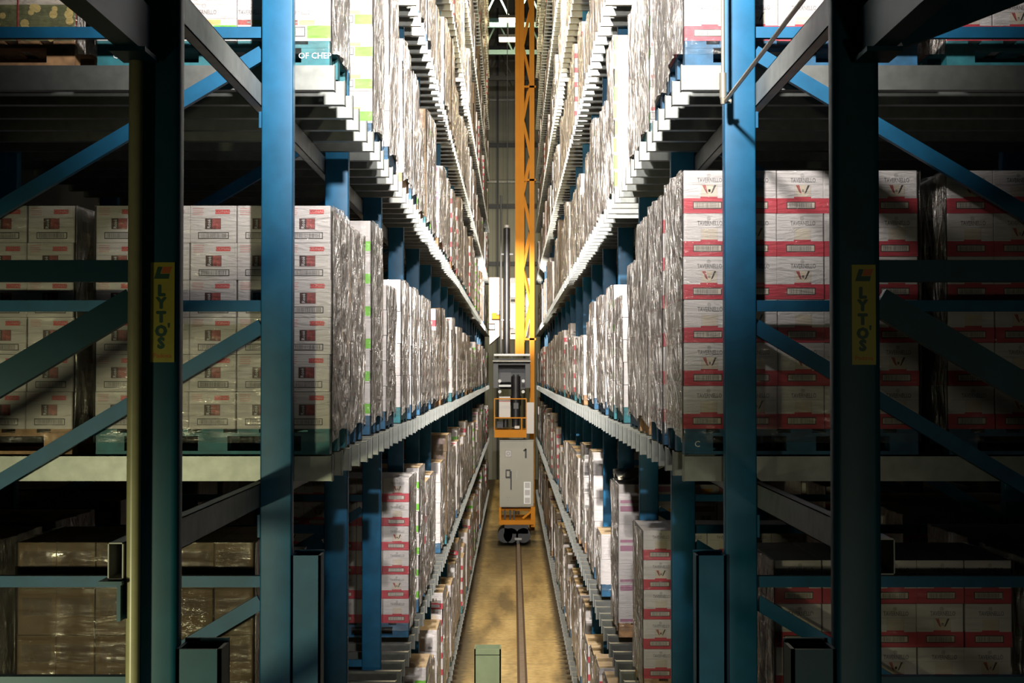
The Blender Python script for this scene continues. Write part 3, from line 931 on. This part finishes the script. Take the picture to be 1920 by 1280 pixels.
def f(b):
    z = cz_(640); st = 1.15; up = True
    while z < ZM - st:
        x0, x1 = cx_(982), cx_(995)
        a_, c_ = ((x0, x1) if up else (x1, x0))
        b.bar((a_, 1.1, z), (c_, 1.1, z + st * .9), .07, .07, 'crane', up=(0, 1, 0))
        b.bar((a_, 1.7, z + .3), (c_, 1.7, z + st + .1), .06, .06, 'crane', up=(0, 1, 0))
        up = not up; z += st
    for py in (636, 330, 150): b.box(cx_(982), 1.0, cz_(py), cx_(1006), 1.3, cz_(py - 4), 'crane')


part('lattice', f, 'zigzag bracing between the columns', mast)


def f(b):
    b.cyl((cx_(950), .55, cz_(664)), (cx_(950), .55, cz_(424)), .105, 'craned', 20)
    for py in (600, 475): b.box(cx_(940), .5, cz_(py), cx_(962), .6, cz_(py - 3), 'craneg')
    b.box(cx_(957), .5, cz_(556), cx_(966), .9, cz_(552), 'craned')


cy = part('cable_tube', f, 'tall black tube')
part('cap', lambda b: b.cyl((cx_(950), .55, cz_(423)), (cx_(950), .55, cz_(418)), .075, 'cabl'), None, cy)
part('pipe', lambda b: b.cyl((cx_(939), .7, cz_(664)), (cx_(939), .7, cz_(360)), .03, 'craneg', 8))
part('pipe', lambda b: b.cyl((cx_(951), .72, cz_(420)), (cx_(951), .72, ZM), .012, 'darkst', 6))


def f(b):
    b.box(cx_(915), 1.9, cz_(625), cx_(938), 3.2, cz_(512), 'panel')
    b.add([(cx_(916), 1.9, cz_(625)), (cx_(937), 1.9, cz_(625)), (cx_(916), 1.9, cz_(643)), (cx_(916), 3.2, cz_(625)), (cx_(937), 3.2, cz_(625)), (cx_(916), 3.2, cz_(643))],
          [(0, 2, 1), (3, 4, 5), (0, 3, 5, 2), (2, 5, 4, 1)], 'panel')
    b.box(cx_(938), 2.3, cz_(632), cx_(998), 3.2, cz_(512), 'panel')
    for z in (548, 585): b.box(cx_(915), 1.89, cz_(z), cx_(938), 1.9, cz_(z - .8), 'crane')


car = part('carriage', f, 'cream lifting carriage in bright light')


def f(b):
    for (x, y) in ((921, 608), (990, 535), (988, 574)):
        for q in ((x - 6, y - 6, x - 5, y + 6), (x + 5, y - 6, x + 6, y + 6), (x - 6, y - 6, x + 6, y - 5), (x - 6, y + 5, x + 6, y + 6)):
            cbox(b, q[0], q[1], q[2], q[3], 1.7, 1.85, 'craned')
    for y in (512, 552, 612): cbox(b, 957, y, 966, y + 9, 2.1, 2.28, 'craned')


part('guide_hook', f, 'black square hooks', car)
part('bracket', lambda b: (cbox(b, 921, 582, 936, 594, 1.6, 1.85, 'crane'), cbox(b, 930, 578, 940, 586, 1.5, 1.6, 'craned')), None, car)

# dark machine housing


def f(b):
    cbox(b, 925, 682, 934, 727, .1, 1.2, 'craneg'); cbox(b, 985, 682, 994, 727, .1, 1.2, 'craneg')
    cbox(b, 925, 672, 994, 684, .2, 1.2, 'craned'); cbox(b, 934, 684, 985, 730, .9, 1.1, 'craned')


hs = part('winch_housing', f, 'dark machine frame')


def f(b):
    b.cyl((cx_(924), .05, cz_(677)), (cx_(995), .05, cz_(677)), .035, 'steel', 10)
    b.bar((cx_(926), .05, cz_(665)), (cx_(994), .05, cz_(665)), .06, .06, 'steel')
    for x in (926, 960, 993): b.bar((cx_(x), .05, cz_(665)), (cx_(x), .05, cz_(677)), .03, .03, 'craned')


part('guard_rail', f, 'pale double guard rail', hs)


def f(b):
    for x, y in ((937, 714), (981, 714), (937, 734), (981, 734)): b.cyl((cx_(x), -.02, cz_(y)), (cx_(x), .1, cz_(y)), .05, 'steel', 10)
    cbox(b, 935, 721, 958, 725, 0, .5, 'steel'); cbox(b, 938, 698, 958, 716, .3, .8, 'craneg')


part('gear', f, None, hs)


def f(b):
    b.cyl((cx_(967), .1, cz_(785)), (cx_(967), .1, cz_(705)), .14, 'craned', 18); b.cyl((cx_(967), .1, cz_(728)), (cx_(967), .1, cz_(702)), .10, 'craneg', 18)
    b.cyl((cx_(967), .1, cz_(760)), (cx_(967), .1, cz_(742)), .165, 'craned', 18)
    b.box(cx_(963), -.07, cz_(766), cx_(972), -.06, cz_(755), 'craneg')
    b.cyl((cx_(967), .1, cz_(800)), (cx_(967), .1, cz_(780)), .12, 'craned', 18); cbox(b, 932, 790, 945, 802, .1, .5, 'craned')
    b.cyl((cx_(948), 0, cz_(800)), (cx_(948), 0, cz_(786)), .08, 'craned', 12); cbox(b, 965, 798, 974, 803, -.05, .1, 'cabl')


part('motor', f, 'black upright drive motor')
bx = part('terminal_box', lambda b: (cbox(b, 936, 743, 957, 783, -.12, .1, 'cabl'), cbox(b, 936, 751.5, 957, 752.5, -.125, -.12, 'tagred')), 'pinkish white box')
part('terminal_box', lambda b: cbox(b, 987, 754, 1001, 812, -.15, .15, 'cabl'), 'narrow pale grey box')


def f(b):
    cbox(b, 927, 805, 987, 819, -.3, 1.2, 'crane')


pf = part('platform', f, 'orange platform edge')


def f(b):
    for py in (747, 782.5): b.bar((cx_(927), -.28, cz_(py)), (cx_(987), -.28, cz_(py)), .035, .035, 'crane')
    for px in (927.5, 986.5): b.bar((cx_(px), -.28, cz_(747)), (cx_(px), -.28, cz_(805)), .03, .03, 'crane')
    b.bar((cx_(978), -.28, cz_(782)), (cx_(978), -.28, cz_(805)), .03, .03, 'crane')


part('handrail', f, 'thin orange handrail', pf)

# electrical cabinet
ca = part('control_cabinet', lambda b: (cbox(b, 937, 825, 1000, 949, -.1, .5, 'cab'), cbox(b, 936.5, 824, 1000.5, 826, -.12, .5, 'cab')), 'grey two-door electrical cabinet marked 1')
for px0, px1 in ((938, 967.6), (968.2, 999)):
    part('cabinet_door', lambda b: cbox(b, px0, 827, px1, 947, -.115, -.1, 'cab'), None, ca)


def f(b):
    cbox(b, 948, 879, 957.5, 895, -.135, -.115, 'craned'); cbox(b, 950, 882, 955.5, 892, -.14, -.135, 'cab'); cbox(b, 957, 882, 959.5, 916, -.15, -.115, 'craned')
    cbox(b, 968.2, 882, 970, 898, -.13, -.115, 'steel')


part('handle', f, 'black cabinet handle', ca)


part('numeral', lambda b: (cbox(b, 984.2, 840, 987.4, 858, -.119, -.115, 'craned'), b.bar((cx_(985.8), -.117, cz_(841.5)), (cx_(981.6), -.117, cz_(844.6)), .004, .05, 'craned')), 'black figure 1', ca)


def f(b):
    cbox(b, 947, 843, 959, 856, -.118, -.115, 'grey'); cbox(b, 948, 844, 958, 855, -.1195, -.118, 'lgrey')
    b.cyl((cx_(953), -.1195, cz_(849.5)), (cx_(953), -.123, cz_(849.5)), .055, 'grey', 16); b.cyl((cx_(953), -.123, cz_(849.5)), (cx_(953), -.125, cz_(849.5)), .035, 'lgrey', 16)


part('emblem', f, 'square plate with ring emblem', ca)


def f(b):
    cbox(b, 982, 902, 995, 943, -.118, -.115, 'paintw')
    for y0 in (903.5, 917, 931.5): cbox(b, 984, y0, 993.5, y0 + 10, -.120, -.118, 'lgrey')


part('notice', f, 'white strip of three notices', ca)
for x, y in ((951, 931), (955, 931), (953, 936)):
    part('knob', lambda b: b.cyl((cx_(x), -.12, cz_(y)), (cx_(x), -.115, cz_(y)), .015, 'grey', 8), None, ca)


def f(b):
    cbox(b, 936, 972, 1000, 980, -.4, 1.4, 'crane'); cbox(b, 936, 949, 940, 975, -.3, 1.2, 'crane'); cbox(b, 995, 948, 1003, 985, -.3, 1.2, 'crane')
    cbox(b, 940, 953, 995, 958, .2, 1.2, 'crane'); b.bar((cx_(980), -.1, cz_(970)), (cx_(998), -.1, cz_(955)), .06, .06, 'crane')
    for x in (945, 955, 962): cbox(b, x, 955, x + 3, 972, -.2, 0, 'craned')


part('base_frame', f, 'orange base frame')


def f(b):
    cbox(b, 946, 980, 990, 996, -.5, 1.4, 'craned')
    for x in (947, 958, 981): b.cyl((cx_(x), -.5, .335), (cx_(x), .5, .335), .22, 'craned', 18)
    cbox(b, 938, 996, 990, 1008, -.4, 1.2, 'craned'); cbox(b, 965, 1003, 978, 1007, -.62, -.5, 'steel'); b.bar((cx_(971), -.56, cz_(1005)), (cx_(971), -.56, .108), .08, .06, 'craneg')


part('wheel_carriage', f, 'black wheel unit astride the rail')

# floor rail, buffer, floor trims --------------------------------------
b = MB()
b.box(.07, 12, .0, .24, 70, .012, 'brownp'); b.box(.14, 12, .012, .17, 70, .075, 'darkst'); b.box(.112, 12, .075, .198, 70, .10, 'rust')
tag(b.build('crane_rail'), 'rusty brown crane rail running along the aisle floor', 'rail')
b = MB()
x0, x1, y0, y1, z = -.573, -.18, 21.9, 22.25, 1.05
b.box(x0, y0, 0, x1, y0 + .02, z, 'buf'); b.box(x0, y1, 0, x1, y1 + .02, z, 'buf'); b.box(x0, y0, 0, x0 + .02, y1, z, 'buf'); b.box(x1 - .02, y0, 0, x1, y1, z, 'buf')
b.box(x0, y0, z - .09, x1, y1, z - .08, 'darkst')
tag(b.build('buffer_post'), 'olive green open-topped steel buffer post on the aisle floor', 'buffer')

# roof trusses and lamps beyond the aisle -------------------------------
for n, (y, z) in enumerate(((59.5, 14.15), (62.5, 13.7), (66, 13.3))):
    b = MB(); m = 'truss' if n < 2 else 'darkst'; zz = z + EZ
    b.box(-8, y, zz - .1, 8, y + .15, zz + .1, m); b.box(-8, y, zz + 1.3, 8, y + .15, zz + 1.45, m)
    x = -7.8
    while x < 7.5:
        b.bar((x, y + .07, zz), (x + .65, y + .07, zz + 1.35), .07, .07, m, up=(0, 1, 0)); b.bar((x + .65, y + .07, zz + 1.35), (x + 1.3, y + .07, zz), .07, .07, m, up=(0, 1, 0)); x += 1.3
    o = b.build('roof_truss'); tag(o, '%s steel roof truss seen beyond the end of the aisle' % ('pale teal lower', 'pale teal farther', 'dark')[n], 'truss', kind='structure')
for n, (y, z) in enumerate(((57.8, 13.95), (58.3, 13.3))):
    t = thing('ceiling_lamp', (-.2, y, z + EZ), '%s glowing warm ceiling lamp beyond the end of the aisle' % ('upper', 'lower')[n], 'lamp', 'ceiling lamps over the crossing')
    b = MB(); b.box(-.38, -.1, .05, .6, .3, .16, 'darkst'); b.bar((0, .1, .1), (0, .1, 24 - z - EZ), .03, .03, 'darkst'); b.build('housing', t)
    b = MB(); b.box(-.35, -.1, -.06, .57, .28, .05, 'lampw'); b.build('tube', t)
